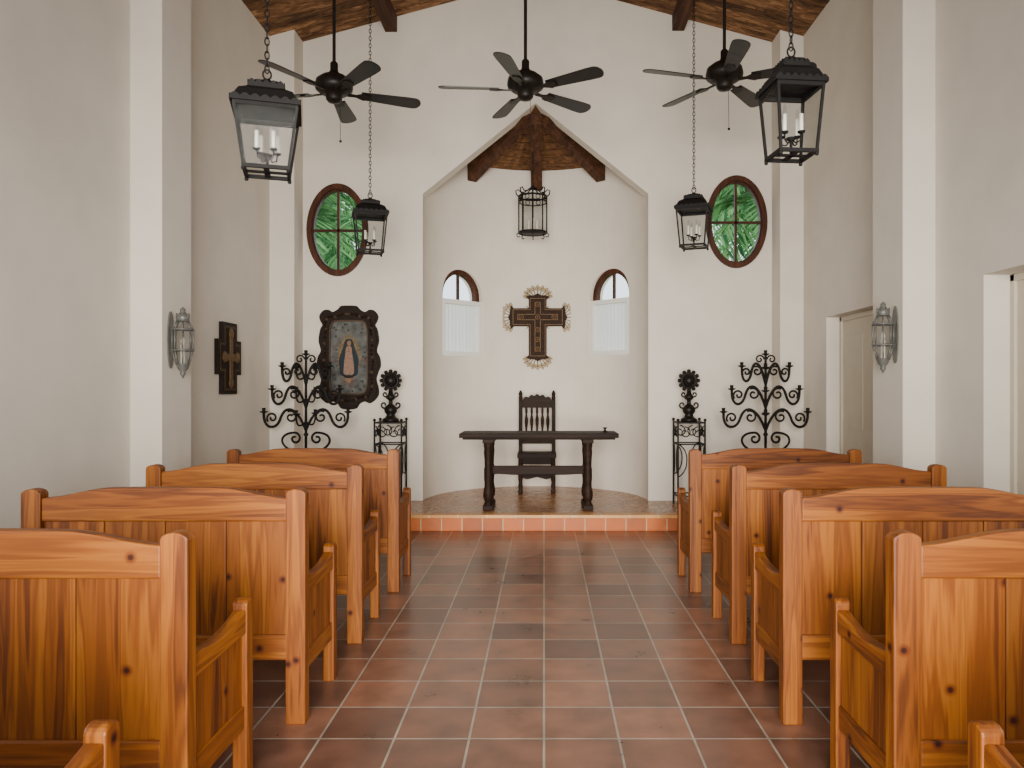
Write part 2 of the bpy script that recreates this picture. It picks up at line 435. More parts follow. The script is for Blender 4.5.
# altar platform
b = B(); P0 = 8.10
b.prism([(XL, P0), (XR, P0), (XR, YB)] + [(x, y) for x, y in semi(AR-0.001, 40, 0.0)] + [(XL, YB)], 0.0, PH, M_ptile, 'xy')
pl = b.build('altar_platform')
b = B()
b.box(XL, XR, 7.97, P0, 0, 0.135, M_riser)
b.box(XL, XR, 7.95, P0, 0.135, PH, M_nose)
b.build('step_edge', parent=pl, bevel=0.005)

# ------------------------------------------------------------------ pews
def pew():
    b = B(); W = 0.632
    pw = 0.088
    def rounded(cx, w, z0, z1, n=8):
        r = w/2; return [(cx-r, z0), (cx+r, z0)]+[(cx+r*math.cos(pi*i/n), z1-r*0.55+r*0.55*math.sin(pi*i/n)) for i in range(n+1)]
    for sx in (-1, 1):
        b.prism(rounded(sx*(W-pw/2), pw, 0, 1.05), -0.032, 0.032, M_pine_v)
    X = W-pw
    top = []
    for i in range(29):
        t = -1+2*i/28; a = abs(t)
        z = 1.056-0.012*a*a
        if a > 0.45:
            u = (a-0.45)/0.55; z -= 0.036*(u*u*(3-2*u))
        top.append((t*X, z))
    b.prism([(X, 0.905), (-X, 0.905)]+top, -0.024, 0.024, M_pine_x)
    nb = 4; xw = 2*X/nb
    for i in range(nb):
        x0 = -X+xw*i
        b.box(x0+0.001, x0+xw-0.001, -0.010, 0.010, 0.39, 0.93, M_pine_v)
    b.box(-X, X, -0.022, 0.022, 0.285, 0.398, M_pine_x)
    b.box(-W+0.05, W-0.05, 0.02, 0.51, 0.425, 0.45, M_pine_x)
    b.box(-W+0.05, W-0.05, 0.455, 0.478, 0.31, 0.425, M_pine_x)
    for sx in (-1, 1):
        xo = sx*(W-0.036)
        yz = [(0.030, 0.66)]+[(0.030+0.43*i/8, 0.66-0.03*math.sin(pi*i/8)) for i in range(1, 8)]+[(0.47, 0.665), (0.47, 0.575), (0.030, 0.565)]
        b.prism(yz, xo-0.024, xo+0.024, M_pine_y, 'yz')
        b.box(xo-0.010, xo+0.010, 0.030, 0.47, 0.30, 0.58, M_pine_v)
        b.box(xo-0.018, xo+0.018, 0.030, 0.47, 0.215, 0.305, M_pine_y)
        r = 0.032
        leg = [(0.50-r, 0), (0.50+r, 0)]+[(0.50+r*math.cos(pi*i/8), 0.68+0.022*math.sin(pi*i/8)) for i in range(9)]
        b.prism(leg, xo-0.028, xo+0.028, M_pine_v, 'yz')
    return b
rows = [1.32, 2.39, 3.41, 4.48, 5.60]
pb = pew(); first = None
offs = {-1: [0.04, -0.045, 0, -0.005, 0], 1: [-0.045, 0.02, -0.005, 0.03, 0]}
for sx, cx in ((-1, -1.695), (1, 1.70)):
    for j, y in enumerate(rows):
        X_ = cx+offs[sx][j]
        if first is None:
            first = pb.build('church_pew', (X_, y, 0), 0, bevel=0.006); o = first
        else:
            o = bpy.data.objects.new('church_pew', first.data); sc.collection.objects.link(o); o.location = (X_, y, 0)
            md = o.modifiers.new('bevel', 'BEVEL'); md.width = 0.006; md.segments = 2; md.limit_method = 'ANGLE'; md.angle_limit = 0.9
        o.rotation_euler = (0, 0, random.uniform(-0.008, 0.008))

# ------------------------------------------------------------------ fans
def fan(loc, base):
    b = B(); cz = ceil_z(loc[0])
    if abs(loc[0]-XC) < 0.15 or abs(loc[0]+1.8) < 0.1 or abs(loc[0]-1.58) < 0.1: cz -= 0.16
    H = cz-loc[2]
    b.lathe([(0.001, H), (0.075, H), (0.07, H-0.03), (0.045, H-0.08), (0.02, H-0.1)], M_bronze)
    b.lathe([(0.014, H-0.05), (0.014, 0.1)], M_bronze, n=10)
    b.lathe([(0.014, 0.26), (0.032, 0.24), (0.032, 0.18), (0.05, 0.15), (0.10, 0.13), (0.145, 0.095), (0.155, 0.05), (0.15, 0.02), (0.11, -0.01),
             (0.07, -0.02), (0.065, -0.06), (0.05, -0.08), (0.001, -0.09)], M_bronze, n=28)
    for k in range(5):
        a = math.radians(base+72*k)
        R = Matrix.Rotation(a, 4, 'Z') @ Matrix.Translation((0, 0, -0.005)) @ Matrix.Rotation(math.radians(-13), 4, 'X')
        b.prism([(0.11, -0.018), (0.18, -0.014), (0.24, -0.045), (0.30, -0.03), (0.30, 0.03), (0.24, 0.045), (0.18, 0.014), (0.11, 0.018)], -0.006, 0.004, M_bronze, 'xy', R)
        pts = [(0.22, -0.05), (0.60, -0.072)]+[(0.665+0.06*math.cos(t), 0.072*math.sin(t)) for t in [-pi/2+pi*i/10 for i in range(11)]]+[(0.60, 0.072), (0.22, 0.05)]
        b.prism(pts, 0.004, 0.012, M_blade, 'xy', R)
    b.tube([(0.04, 0.03, -0.07), (0.045, 0.03, -0.38)], 0.0025, M_bronze, 4)
    b.ball((0.045, 0.03, -0.395), 0.012, M_bronze, 8)
    return b.build('ceiling_fan', loc)
fan((-1.74, 6.3, 3.95), 22)
fan((-0.155, 6.35, 3.99), 40)
fan((1.50, 6.32, 4.06), 51)

# ------------------------------------------------------------------ lanterns
def chain(b, z0, z1, mat, link=0.045):
    n = int((z1-z0)/(link*0.78)); st = (z1-z0)/n
    for i in range(n):
        zc = z0+st*(i+0.5); pts = []
        for k in range(8):
            a = 2*pi*k/8; u = 0.011*math.cos(a); w = link/2*math.sin(a)
            pts.append((u, 0, zc+w) if i % 2 == 0 else (0, u, zc+w))
        b.tube(pts, 0.0036, mat, 4, True)

def sqring(b, z, h, half, t, mat):
    b.box(-half, half, -half, -half+t, z, z+h, mat); b.box(-half, half, half-t, half, z, z+h, mat)
    b.box(-half, -half+t, -half+t, half-t, z, z+h, mat); b.box(half-t, half, -half+t, half-t, z, z+h, mat)

def lantern(loc, rot, H=0.35, s=1.0, sb=1.0):
    b = B(); bt, tp = 0.100*sb, 0.126*s
    sqring(b, 0, 0.018, bt+0.008, 0.018, M_iron)
    b.box(-bt, bt, -0.014, 0.014, 0.004, 0.012, M_iron); b.box(-0.014, 0.014, -bt, bt, 0.004, 0.012, M_iron)
    sqring(b, H-0.022, 0.022, tp+0.004, 0.018, M_iron)
    for sx in (-1, 1):
        for sy in (-1, 1):
            b.bar((sx*bt, sy*bt, 0.01), (sx*tp, sy*tp, H-0.01), 0.013, 0.013, M_iron)
            b.ball((sx*bt, sy*bt, -0.006), 0.011, M_iron, 8)
    q = 0.985
    for R in range(4):
        Mr = Matrix.Rotation(R*pi/2, 4, 'Z')
        b.add([(-bt, -bt*q, 0.02), (bt, -bt*q, 0.02), (tp, -tp*q, H-0.02), (-tp, -tp*q, H-0.02)], [(0, 1, 2, 3)], M_lglass, False, Mr)
        poly = [(-tp-0.016, H-.004), (tp+0.016, H-.004), (tp+0.018, H+0.012)]
        m = 7
        for i in range(m*4+1):
            x = (tp+0.015)*(1-2*i/(m*4)); poly.append((x, H+0.014+0.016*abs(math.sin(pi*i/4))))
        poly.append((-tp-0.018, H+0.012))
        b.prism(poly, -tp-0.019, -tp-0.012, M_iron, 'xz', Mr)
        g = 0.072*s; poly = [(-g, H+0.095), (g, H+0.095)]
        for i in range(5*4+1):
            poly.append((g*(1-2*i/20), H+0.115+0.018*abs(math.sin(pi*i/4))))
        b.prism(poly, -g-0.004, -g+0.002, M_iron, 'xz', Mr)
    rt = math.sqrt(2)
    b.lathe([(0.001, H), (rt*(tp+0.014), H), (rt*(tp+0.013), H+0.010), (rt*0.122*s, H+0.04), (rt*0.108*s, H+0.07), (rt*0.080*s, H+0.09), (rt*0.068*s, H+0.102), (rt*0.064*s, H+0.125), (rt*0.048, H+0.145), (rt*0.02, H+0.155), (rt*0.012, H+0.165), (0.001, H+0.17)], M_iron, n=4, smooth=False, rot=pi/4)
    b.ring((0, 0, H+0.19), 0.02, 0.025, 0.005, M_iron, 12, 5)
    b.lathe([(0.008, 0.01), (0.008, 0.08), (0.026, 0.09), (0.026, 0.098), (0.001, 0.10)], M_iron, n=10)
    for k in range(4):
        a = k*pi/2+0.6; c_, s_ = 0.058*math.cos(a), 0.058*math.sin(a)
        b.tube([(0.0, 0, 0.09), (c_*.5, s_*.5, 0.065), (c_*.92, s_*.92, 0.075), (c_, s_, 0.11)], 0.004, M_iron, 5)
        b.lathe([(0.001, 0.105), (0.018, 0.11), (0.020, 0.118), (0.001, 0.118)], M_iron, (c_, s_, 0), 10)
        b.lathe([(0.010, 0.115), (0.010, 0.205), (0.001, 0.207)], M_candle, (c_, s_, 0), 10)
        b.lathe([(0.005, 0.205), (0.010, 0.222), (0.008, 0.24), (0.001, 0.262)], M_lglass, (c_, s_, 0), 8)
    top = ceil_z(loc[0])-loc[2]
    if abs(loc[0]-(-1.80)) < 0.08 or abs(loc[0]-1.58) < 0.08: top -= 0.16
    chain(b, H+0.20, top-0.03, M_iron)
    b.lathe([(0.001, top), (0.06, top), (0.055, top-0.02), (0.012, top-0.04), (0.001, top-0.045)], M_iron, n=16)
    return b.build('hanging_lantern', loc, rot)
lantern((-1.41, 3.87, 2.59), 0.30, 0.315, 1.17, 1.06)
lantern((1.258, 3.87, 2.675), 0.10, 0.345, 0.93, 0.93)
lantern((-1.67, 7.3, 2.80), 0.3, 0.36, 1.17, 1.15)
lantern((1.44, 7.3, 2.85), -0.35, 0.36, 1.15, 1.15)

b = B(); r = 0.175; H = 0.48
for z in (0.03, H): b.ring((0, 0, z), r, r, 0.012, M_iron, 24, 6, 'xy')
b.ring((0, 0, H-0.07), r, r, 0.007, M_iron, 24, 5, 'xy')
for k in range(8):
    a = 2*pi*k/8; c_, s_ = math.cos(a), math.sin(a)
    b.tube([(r*c_, r*s_, 0.03), (r*c_, r*s_, H)], 0.009, M_iron, 5)
    b.tube([(r*c_, r*s_, H), (r*1.18*c_, r*1.18*s_, H+0.03), (r*1.22*c_, r*1.22*s_, H+0.075), (r*1.05*c_, r*1.05*s_, H+0.09), (r*.85*c_, r*.85*s_, H+0.055), (r*.55*c_, r*.55*s_, H+0.06), (0.03*c_, 0.03*s_, H+0.11)], 0.008, M_iron, 5)
    b.tube([(r*c_, r*s_, 0.03), (r*1.15*c_, r*1.15*s_, 0.01), (r*1.1*c_, r*1.1*s_, -0.02), (r*0.9*c_, r*0.9*s_, -0.02)], 0.007, M_iron, 5)
    b.ring((0, -r, H-0.035), 0.028, 0.028, 0.005, M_iron, 10, 4, 'xz', Matrix.Rotation(a+pi/8, 4, 'Z'))
b.lathe([(r*0.96, 0.03), (r*0.96, H)], M_lglass, n=24)
b.lathe([(0.001, 0.02), (r, 0.025), (r, 0.035), (0.001, 0.035)], M_iron)
for k in range(3):
    a = 2*pi*k/3+0.5
    b.lathe([(0.013, 0.035), (0.013, 0.2), (0.001, 0.2)], M_candle, (0.06*math.cos(a), 0.06*math.sin(a), 0), 10)
b.ball((0, 0, H+0.11), 0.03, M_iron)
chain(b, H+0.13, 4.47-3.43, M_iron)
b.build('apse_lantern', (-0.14, 9.50, 3.41))

# ------------------------------------------------------------------ wall sconces
def sconce(loc, sgn):
    b = B(); n = 8
    def bars(r0, z0, r1, z1, w=0.006):
        for k in range(n):
            a = 2*pi*(k+0.5)/n
            b.tube([(r0*math.cos(a), r0*math.sin(a), z0), (r1*math.cos(a), r1*math.sin(a), z1)], w, M_pewter, 5)
    bars(0.045, -0.17, 0.075, -0.06); bars(0.075, -0.06, 0.075, 0.10); bars(0.075, 0.10, 0.04, 0.17)
    b.lathe([(0.043, -0.17), (0.072, -0.06), (0.072, 0.10), (0.038, 0.17)], M_lglass, n=n, smooth=False, rot=pi/n)
    for r, z in ((0.046, -0.17), (0.077, -0.06), (0.077, 0.10), (0.042, 0.17)):
        b.ring((0, 0, z), r, r, 0.007, M_pewter, 16, 5, 'xy')
    b.lathe([(0.04, 0.17), (0.052, 0.19), (0.03, 0.22), (0.018, 0.24), (0.022, 0.255), (0.001, 0.275)], M_pewter, n=12)
    b.lathe([(0.046, -0.17), (0.04, -0.20), (0.018, -0.225), (0.022, -0.24), (0.010, -0.26), (0.001, -0.28)], M_pewter, n=12)
    for k in range(8):
        a = 2*pi*k/8
        b.ring((0.045*math.cos(a), 0.045*math.sin(a), 0.205), 0.012, 0.018, 0.003, M_pewter, 8, 4, 'yz')
    b.lathe([(0.016, -0.17), (0.016, -0.02), (0.001, -0.02)], M_candle, n=10)
    b.lathe([(0.008, -0.02), (0.016, 0.01), (0.001, 0.05)], M_candle, n=10)
    x = sgn*0.094
    b.prism([(0.05*math.cos(t), 0.02+0.22*math.sin(t)) for t in [2*pi*i/24 for i in range(24)]], x-0.005, x+0.005, M_pewter, 'yz')
    b.bar((sgn*0.07, 0, 0.10), (sgn*0.094, 0, 0.10), 0.02, 0.02, M_pewter)
    b.bar((sgn*0.07, 0, -0.06), (sgn*0.094, 0, -0.06), 0.02, 0.02, M_pewter)
    return b.build('wall_sconce', loc)
sconce((-2.78, 5.85, 1.85), -1)
sconce((2.605, 5.84, 1.89), 1)

# ------------------------------------------------------------------ cross plaque on left wall
def crosspoly(a, bb, c, d, e):
    return [(-a, -d), (a, -d), (a, -e), (bb, -e), (bb, e), (a, e), (a, c), (-a, c), (-a, e), (-bb, e), (-bb, -e), (-a, -e)]
b = B()
b.prism(crosspoly(0.17, 0.27, 0.34, 0.36, 0.17), 0, 0.04, M_framedark, 'yz')
b.prism(crosspoly(0.135, 0.235, 0.305, 0.325, 0.135), 0.04, 0.044, M_inlay, 'yz')
b.prism(crosspoly(0.115, 0.215, 0.285, 0.305, 0.115), 0.044, 0.047, M_framedark, 'yz')
b.prism(crosspoly(0.035, 0.15, 0.23, 0.25, 0.035), 0.047, 0.056, M_gold, 'yz')
for (y, z) in ((0.15, 0), (-0.15, 0), (0, 0.23), (0, -0.25), (0, 0)):
    b.lathe([(0.055, 0), (0.05, 0.006), (0.02, 0.010), (0.001, 0.010)], M_gold, n=14, M=Matrix.Translation((0.05, y, z)) @ Matrix.Rotation(pi/2, 4, 'Y'))
b.build('wall_crucifix_plaque', (XL, 7.46, 1.80), bevel=0.003)

# ------------------------------------------------------------------ framed painting
def catmull(pts, k=5):
    out = []; n = len(pts)
    for i in range(n-1):
        p0 = pts[max(i-1, 0)]; p1 = pts[i]; p2 = pts[i+1]; p3 = pts[min(i+2, n-1)]
        for j in range(k):
            t = j/k
            out.append(tuple(0.5*((2*p1[a])+(-p0[a]+p2[a])*t+(2*p0[a]-5*p1[a]+4*p2[a]-p3[a])*t*t+(-p0[a]+3*p1[a]-3*p2[a]+p3[a])*t**3) for a in (0, 1)))
    out.append(pts[-1]); return out
half = [(0, .61), (.09, .605), (.13, .565), (.19, .535), (.24, .56), (.30, .55), (.345, .49), (.335, .43), (.31, .38), (.335, .33), (.355, .2), (.33, .08), (.365, .0),
        (.375, -.1), (.345, -.18), (.325, -.26), (.35, -.36), (.35, -.44), (.31, -.50), (.25, -.54), (.19, -.52), (.13, -.545), (.09, -.60), (0, -.615)]
rh = catmull(half)
outer = rh+[(-x, z) for x, z in rh[::-1][1:-1]]
def inner_pt(x, z, hw=0.215, hh=0.42):
    a = math.atan2(z, x); c_, s_ = math.cos(a), math.sin(a); p = 7.0
    r = (abs(c_/hw)**p+abs(s_/hh)**p)**(-1/p)
    return (r*c_, r*s_)
inner = [inner_pt(x, z) for x, z in outer]
inner2 = [inner_pt(x, z, 0.230, 0.437) for x, z in outer]
mid = [(0.93*x, 0.95*z) for x, z in outer]
b = B()
b.annulus(outer, inner, -0.03, 0.0, M_framedark)
b.annulus(mid, inner2, -0.05, -0.03, M_framedark)
b.annulus(inner2, inner, -0.04, -0.03, M_inlay)
m = len(outer)
for i in range(0, m, 3):
    x = 0.5*(outer[i][0]*0.93+inner2[i][0]); z = 0.5*(outer[i][1]*0.95+inner2[i][1])
    Mb = Matrix.Translation((x, -0.05, z)) @ Matrix.Rotation(pi/2, 4, 'X')
    b.lathe([(0.001, 0.012), (0.013, 0.008), (0.018, 0)], M_inlay if i % 12 == 0 else M_framedark, n=8, M=Mb)
M_pbg = simple('painting_ground', L(84, 85, 82), 0.6, 0, 0.45, 12, 0, 0.15)
M_rays = simple('painting_gold', L(112, 94, 66), 0.6, 0, 0.35, 30, 0, 0.15)
M_mantle = simple('painting_mantle', L(34, 44, 50), 0.6, 0, 0.3, 40, 0, 0.15)
M_robe = simple('painting_robe', L(134, 106, 90), 0.6, 0, 0.25, 40, 0, 0.15)
M_skin = simple('painting_skin', L(124, 94, 74), 0.6, 0, 0.1, 40, 0, 0.15)
M_rose = simple('painting_roses', L(100, 66, 60), 0.6, 0, 0.3, 40, 0, 0.15)
M_leafp = simple('painting_leaves', L(50, 56, 50), 0.6, 0, 0.3, 40, 0, 0.15)
b.prism(inner2, -0.02, -0.012, M_pbg)
def flat(poly, y, mat): b.prism(poly, -y-0.001, -0.02, mat)
star = []
for i in range(72):
    a = 2*pi*i/72; k = 1.0 if i % 2 else 0.78
    star.append((0.145*k*math.cos(a), 0.0+0.29*k*math.sin(a)))
flat(star, 0.021, M_rays)
mant = catmull([(0, .22), (.04, .205), (.06, .15), (.08, .08), (.115, -.02), (.11, -.12), (.10, -.2), (.04, -.23), (0, -.225)])
flat(mant+[(-x, z) for x, z in mant[::-1][1:-1]], 0.023, M_mantle)
rob = catmull([(0, .13), (.03, .12), (.04, .04), (.055, -.06), (.06, -.18), (.03, -.205), (0, -.2)])
flat(rob+[(-x, z) for x, z in rob[::-1][1:-1]], 0.025, M_robe)
flat(ell(0.004, .165, .024, .032, 16), 0.027, M_skin)
flat([(-.02, .06), (.02, .06), (.006, .11), (-.006, .11)], 0.028, M_skin)
flat([(-.09, -.19), (-.05, -.235), (0, -.245), (.05, -.235), (.09, -.19), (.05, -.215), (0, -.222), (-.05, -.215)], 0.029, M_framedark)
flat(ell(0, -.27, .03, .03, 14), 0.027, M_skin)
flat([(-.03, -.28), (-.1, -.25), (-.04, -.3), (.04, -.3), (.1, -.25), (.03, -.28)], 0.026, M_rose)
for i in range(60):
    sx = random.choice((-1, 1)); t = random.random()
    if t < .5: x, z = sx*random.uniform(.14, .2), random.uniform(-.4, .39)
    else: x, z = random.uniform(-.18, .18), random.choice((-1, 1))*random.uniform(.32, .40)
    flat(ell(x, z, random.uniform(.008, .018), random.uniform(.008, .018), 8), 0.022+random.uniform(0, .001), random.choice((M_rose, M_leafp, M_leafp, M_leafp, M_pbg)))
b.build('framed_virgin_painting', (-2.295, YB-0.001, 1.86))

# ------------------------------------------------------------------ ornate altar cross
b = B()
b.prism(crosspoly(0.12, 0.35, 0.27, 0.54, 0.12), -0.05, 0.0, M_crosswood)
b.prism(crosspoly(0.104, 0.334, 0.254, 0.524, 0.104), -0.058, -0.05, M_gold)
b.prism(crosspoly(0.096, 0.326, 0.246, 0.516, 0.096), -0.064, -0.05, M_crosswood)
b.prism(crosspoly(0.040, 0.27, 0.20, 0.46, 0.040), -0.070, -0.06, M_gold)
b.prism(crosspoly(0.032, 0.262, 0.192, 0.452, 0.032), -0.074, -0.06, M_crosswood)
for (x, z) in ((0, 0), (0.22, 0), (-0.22, 0), (0, 0.17), (0, -0.17), (0, -0.30), (0, -0.43)):
    b.ring((x, -0.074, z), 0.03, 0.03, 0.008, M_gold, 12, 5); b.ball((x, -0.072, z), 0.015, M_gold, 8)
for (dx, dz, reach) in ((1, 0, .35), (-1, 0, .35), (0, 1, .27), (0, -1, .54)):
    cx, cz = dx*reach, dz*reach
    def tr(s_, t_): return (cx-dz*s_+dx*t_, cz+dx*s_+dz*t_)
    b.prism([tr(-.12, -.03), tr(-.155, .0), tr(-.12, .02), tr(-.05, .025), tr(0, .05), tr(.05, .025), tr(.12, .02), tr(.155, .0), tr(.12, -.03)], -0.048, -0.001, M_crosswood)
    nk = 9
    for k in range(nk):
        t = -1+2*k/(nk-1)
        s_ = 0.155*math.sin(t*pi/2); d_ = 0.015+0.105*math.cos(t*pi/2)
        ex, ez = tr(s_, d_)
        b.ring((ex, -0.026, ez), 0.024, 0.024, 0.009, M_cream, 12, 5)
        b.ball((ex, -0.026, ez), 0.010, M_gold, 6)
        hx, hz = tr(s_*0.35, 0.0); b.bar((hx, -0.026, hz), (ex, -0.026, ez), 0.012, 0.010, M_gold)
        s2, d2 = tr(s_*1.22, d_+0.036*math.cos(t*pi/2)); b.ball((s2, -0.026, d2), 0.013, M_cream, 6)
for a in (45, 135, 225, 315):
    for k in (-1, 0, 1):
        t = math.radians(a+k*16)
        b.bar((0.15*math.cos(t), -0.02, 0.15*math.sin(t)), ((0.215-0.02*abs(k))*math.cos(t), -0.02, (0.215-0.02*abs(k))*math.sin(t)), 0.010, 0.008, M_gold)
b.build('ornate_wall_cross', (-0.085, YB+AR-0.05, 2.45))

# ------------------------------------------------------------------ altar table
Z0 = PH+0.001
b = B()
b.box(-0.865, 0.865, -0.26, 0.26, 0.785, 0.835, M_darkwood)
b.box(-0.83, 0.83, -0.235, 0.235, 0.765, 0.785, M_darkwood)
leg = [(0.001, 0.0), (0.045, 0.0), (0.055, 0.03), (0.05, 0.06), (0.035, 0.08), (0.05, 0.11), (0.056, 0.15), (0.052, 0.20), (0.042, 0.25), (0.042, 0.30), (0.046, 0.33), (0.046, 0.44), (0.04, 0.47),
       (0.042, 0.55), (0.048, 0.62), (0.044, 0.67), (0.05, 0.69), (0.05, 0.77)]
for x in (-0.555, 0.535):
    for y in (-0.17, 0.17): b.lathe(leg, M_darkwood, (x, y, 0.0), 16)
    b.box(x-0.055, x+0.055, -0.24, 0.24, 0.0, 0.05, M_darkwood)
    b.box(x-0.035, x+0.035, -0.17, 0.17, 0.36, 0.46, M_darkwood)
    b.box(x-0.06, x+0.06, -0.22, 0.22, 0.725, 0.77, M_darkwood)
b.prism([(-0.555, 0.36), (-0.45, 0.37), (-0.3, 0.36), (0.3, 0.36), (0.45, 0.37), (0.535, 0.36), (0.535, 0.46), (-0.555, 0.46)], -0.03, 0.03, M_darkwood)
b.build('altar_table', (-0.055, 8.48, Z0), bevel=0.006)
b = B(); b.lathe([(0.001, 0), (0.035, 0), (0.03, 0.01), (0.012, 0.02), (0.012, 0.035), (0.03, 0.05), (0.028, 0.052), (0.001, 0.045)], M_bronze, n=14)
b.build('small_chalice', (0.68, 8.48, Z0+0.836))

# ------------------------------------------------------------------ high back chair
b = B(); W = 0.215
b.box(-0.245, 0.245, -0.22, 0.22, 0.45, 0.50, M_darkwood)
b.box(-0.215, 0.215, -0.20, -0.175, 0.37, 0.45, M_darkwood); b.box(-0.215, 0.215, 0.175, 0.20, 0.37, 0.45, M_darkwood)
for sx in (-1, 1):
    b.box(sx*0.2-0.012, sx*0.2+0.012, -0.18, 0.18, 0.37, 0.45, M_darkwood)
    b.lathe([(0.001, 0), (0.028, 0), (0.03, 0.04), (0.02, 0.06), (0.03, 0.10), (0.022, 0.14), (0.03, 0.18), (0.03, 0.26), (0.02, 0.29), (0.03, 0.33), (0.028, 0.45)], M_darkwood, (sx*0.205, -0.185, 0), 14)
    b.box(sx*W-0.025, sx*W+0.025, 0.165, 0.215, 0, 1.18, M_darkwood)
    b.lathe([(0.022, 1.18), (0.03, 1.20), (0.02, 1.22), (0.028, 1.25), (0.012, 1.29), (0.001, 1.30)], M_darkwood, (sx*W, 0.19, 0), 12)
    b.box(sx*0.205-0.015, sx*0.205+0.015, -0.17, 0.17, 0.14, 0.18, M_darkwood)
b.prism([(-0.19, 0.20), (-0.12, 0.18), (0, 0.21), (0.12, 0.18), (0.19, 0.20), (0.19, 0.28), (0.1, 0.29), (0, 0.31), (-0.1, 0.29), (-0.19, 0.28)], -0.20, -0.175, M_darkwood)
crest = [(-0.2, 1.07), (0.2, 1.07), (0.2, 1.17)]+[(0.19-0.38*i/24, 1.17+0.05*math.sin(pi*i/24)+0.03*abs(math.sin(5*pi*i/24))) for i in range(25)]+[(-0.2, 1.17)]
b.prism(crest, 0.175, 0.205, M_darkwood)
b.box(-0.2, 0.2, 0.175, 0.205, 0.60, 0.66, M_darkwood)
for i in range(5):
    x = -0.14+0.07*i
    b.lathe([(0.014, 0.66), (0.014, 0.70), (0.021, 0.73), (0.012, 0.78), (0.021, 0.86), (0.023, 0.92), (0.012, 0.98), (0.018, 1.02), (0.014, 1.07)], M_darkwood, (x, 0.19, 0), 10)
b.build('high_back_chair', (-0.09, 9.72, Z0), bevel=0.004)

# ------------------------------------------------------------------ candelabra
def bez(p0, p1, p2, p3, n=14):
    out = []
    for i in range(n+1):
        t = i/n; u = 1-t
        out.append(tuple(u**3*p0[a]+3*u*u*t*p1[a]+3*u*t*t*p2[a]+t**3*p3[a] for a in range(2)))
    return out
def spiral(c, r0, a0, turns, sgn, n=22):
    out = []
    for i in range(n+1):
        t = i/n; r = r0*(1-0.78*t); a = a0+sgn*turns*2*pi*t
        out.append((c[0]+r*math.cos(a), c[1]+r*math.sin(a)))
    return out
def cup(b, x, y, z):
    b.lathe([(0.001, 0), (0.012, 0.0), (0.042, 0.014), (0.046, 0.024), (0.001, 0.018)], M_iron, (x, y, z), 12)
    b.lathe([(0.018, 0.018), (0.021, 0.06), (0.018, 0.06), (0.001, 0.03)], M_iron, (x, y, z), 10)
def candelabra(loc, rot=0.0):
    b = B()
    b.lathe([(0.016, 0.06), (0.016, 0.8), (0.03, 0.82), (0.016, 0.84), (0.014, 1.68)], M_iron, n=10)
    for k in range(3):
        a = 2*pi*k/3-pi/2; Mr = Matrix.Rotation(a, 4, 'Z')
        p = bez((0, 0.36), (0.20, 0.40), (0.08, 0.05), (0.27, 0.02))
        b.tube([(x, 0, z) for x, z in p], 0.014, M_iron, 6, M=Mr)
        b.ball((0.27, 0, 0.016), 0.016, M_iron, 8, Mr)
    tiers = [(1.06, 0.46, 1.0), (1.31, 0.37, 0.95), (1.56, 0.26, 0.8)]
    for (z, w, q) in tiers:
        for sx in (-1, 1):
            def T(pts): return [(sx*x, 0, zz) for x, zz in pts]
            arm = bez((0, z-0.20), (0.20*w, z+0.06), (0.48*w, z+0.10), (0.60*w, z-0.06), 10)[:-1]+bez((0.60*w, z-0.06), (0.68*w, z-0.20), (1.02*w, z-0.20), (w, z-0.01), 10)
            b.tube(T(arm), 0.015, M_iron, 6)
            b.tube(T(spiral((w*0.80, z-0.06), 0.062*q, math.radians(-40), 1.2, 1)), 0.011, M_iron, 6)
            b.tube(T(spiral((0.36*w, z-0.05), 0.070*q, math.radians(60), 1.25, 1)), 0.011, M_iron, 6)
            cup(b, sx*w, 0, z-0.01)
        for sy in (-1, 1):
            p = bez((0, z-0.10), (0.10, z-0.16), (0.17, z-0.16), (0.17, z-0.03))
            b.tube([(0.3*sy*x, sy*x, zz) for x, zz in p], 0.010, M_iron, 6); cup(b, 0.3*sy*0.17, sy*0.17, z-0.03)
    for sx in (-1, 1):
        b.tube([(sx*x, 0, zz) for x, zz in bez((0, 0.62), (0.30, 0.62), (0.34, 0.84), (0.12, 0.84))+spiral((0.12, 0.775), 0.065, pi/2, 1.1, 1)], 0.013, M_iron, 6)
        b.tube([(sx*x, 0, zz) for x, zz in spiral((0.065, 1.64), 0.05, pi, 1.2, -1)], 0.009, M_iron, 6)
    cup(b, 0, 0, 1.68)
    return b.build('wrought_iron_candelabra', loc, rot)
candelabra((-2.60, 8.30, Z0))
candelabra((2.42, 8.30, Z0))

# ------------------------------------------------------------------ iron stands with carved finials
def stand(loc):
    b = B(); h = 0.96; w = 0.15
    for sx in (-1, 1):
        for sy in (-1, 1):
            b.bar((sx*w, sy*w, 0), (sx*w, sy*w, h), 0.018, 0.018, M_iron)
            b.ball((sx*w, sy*w, h+0.01), 0.018, M_iron, 8)
    for z in (0.12, 0.70, h-0.02):
        for a in range(4):
            Mr = Matrix.Rotation(a*pi/2, 4, 'Z'); b.bar((-w, -w, z), (w, -w, z), 0.012, 0.014, M_iron, Mr)
    for a in range(4):
        Mr = Matrix.Rotation(a*pi/2, 4, 'Z')
        for sx in (-1, 1):
            b.tube([(x, -w, z) for x, z in spiral((sx*0.072, 0.83), 0.066, pi/2, 1.2, sx)], 0.007, M_iron, 5, M=Mr)
            b.tube([(x, -w, z) for x, z in bez((sx*w, 0.70), (sx*0.02, 0.66), (sx*0.02, 0.40), (sx*0.14, 0.34))], 0.007, M_iron, 5, M=Mr)
    b.box(-w, w, -w, w, h-0.03, h-0.015, M_iron)
    return b.build('wrought_iron_stand', loc)
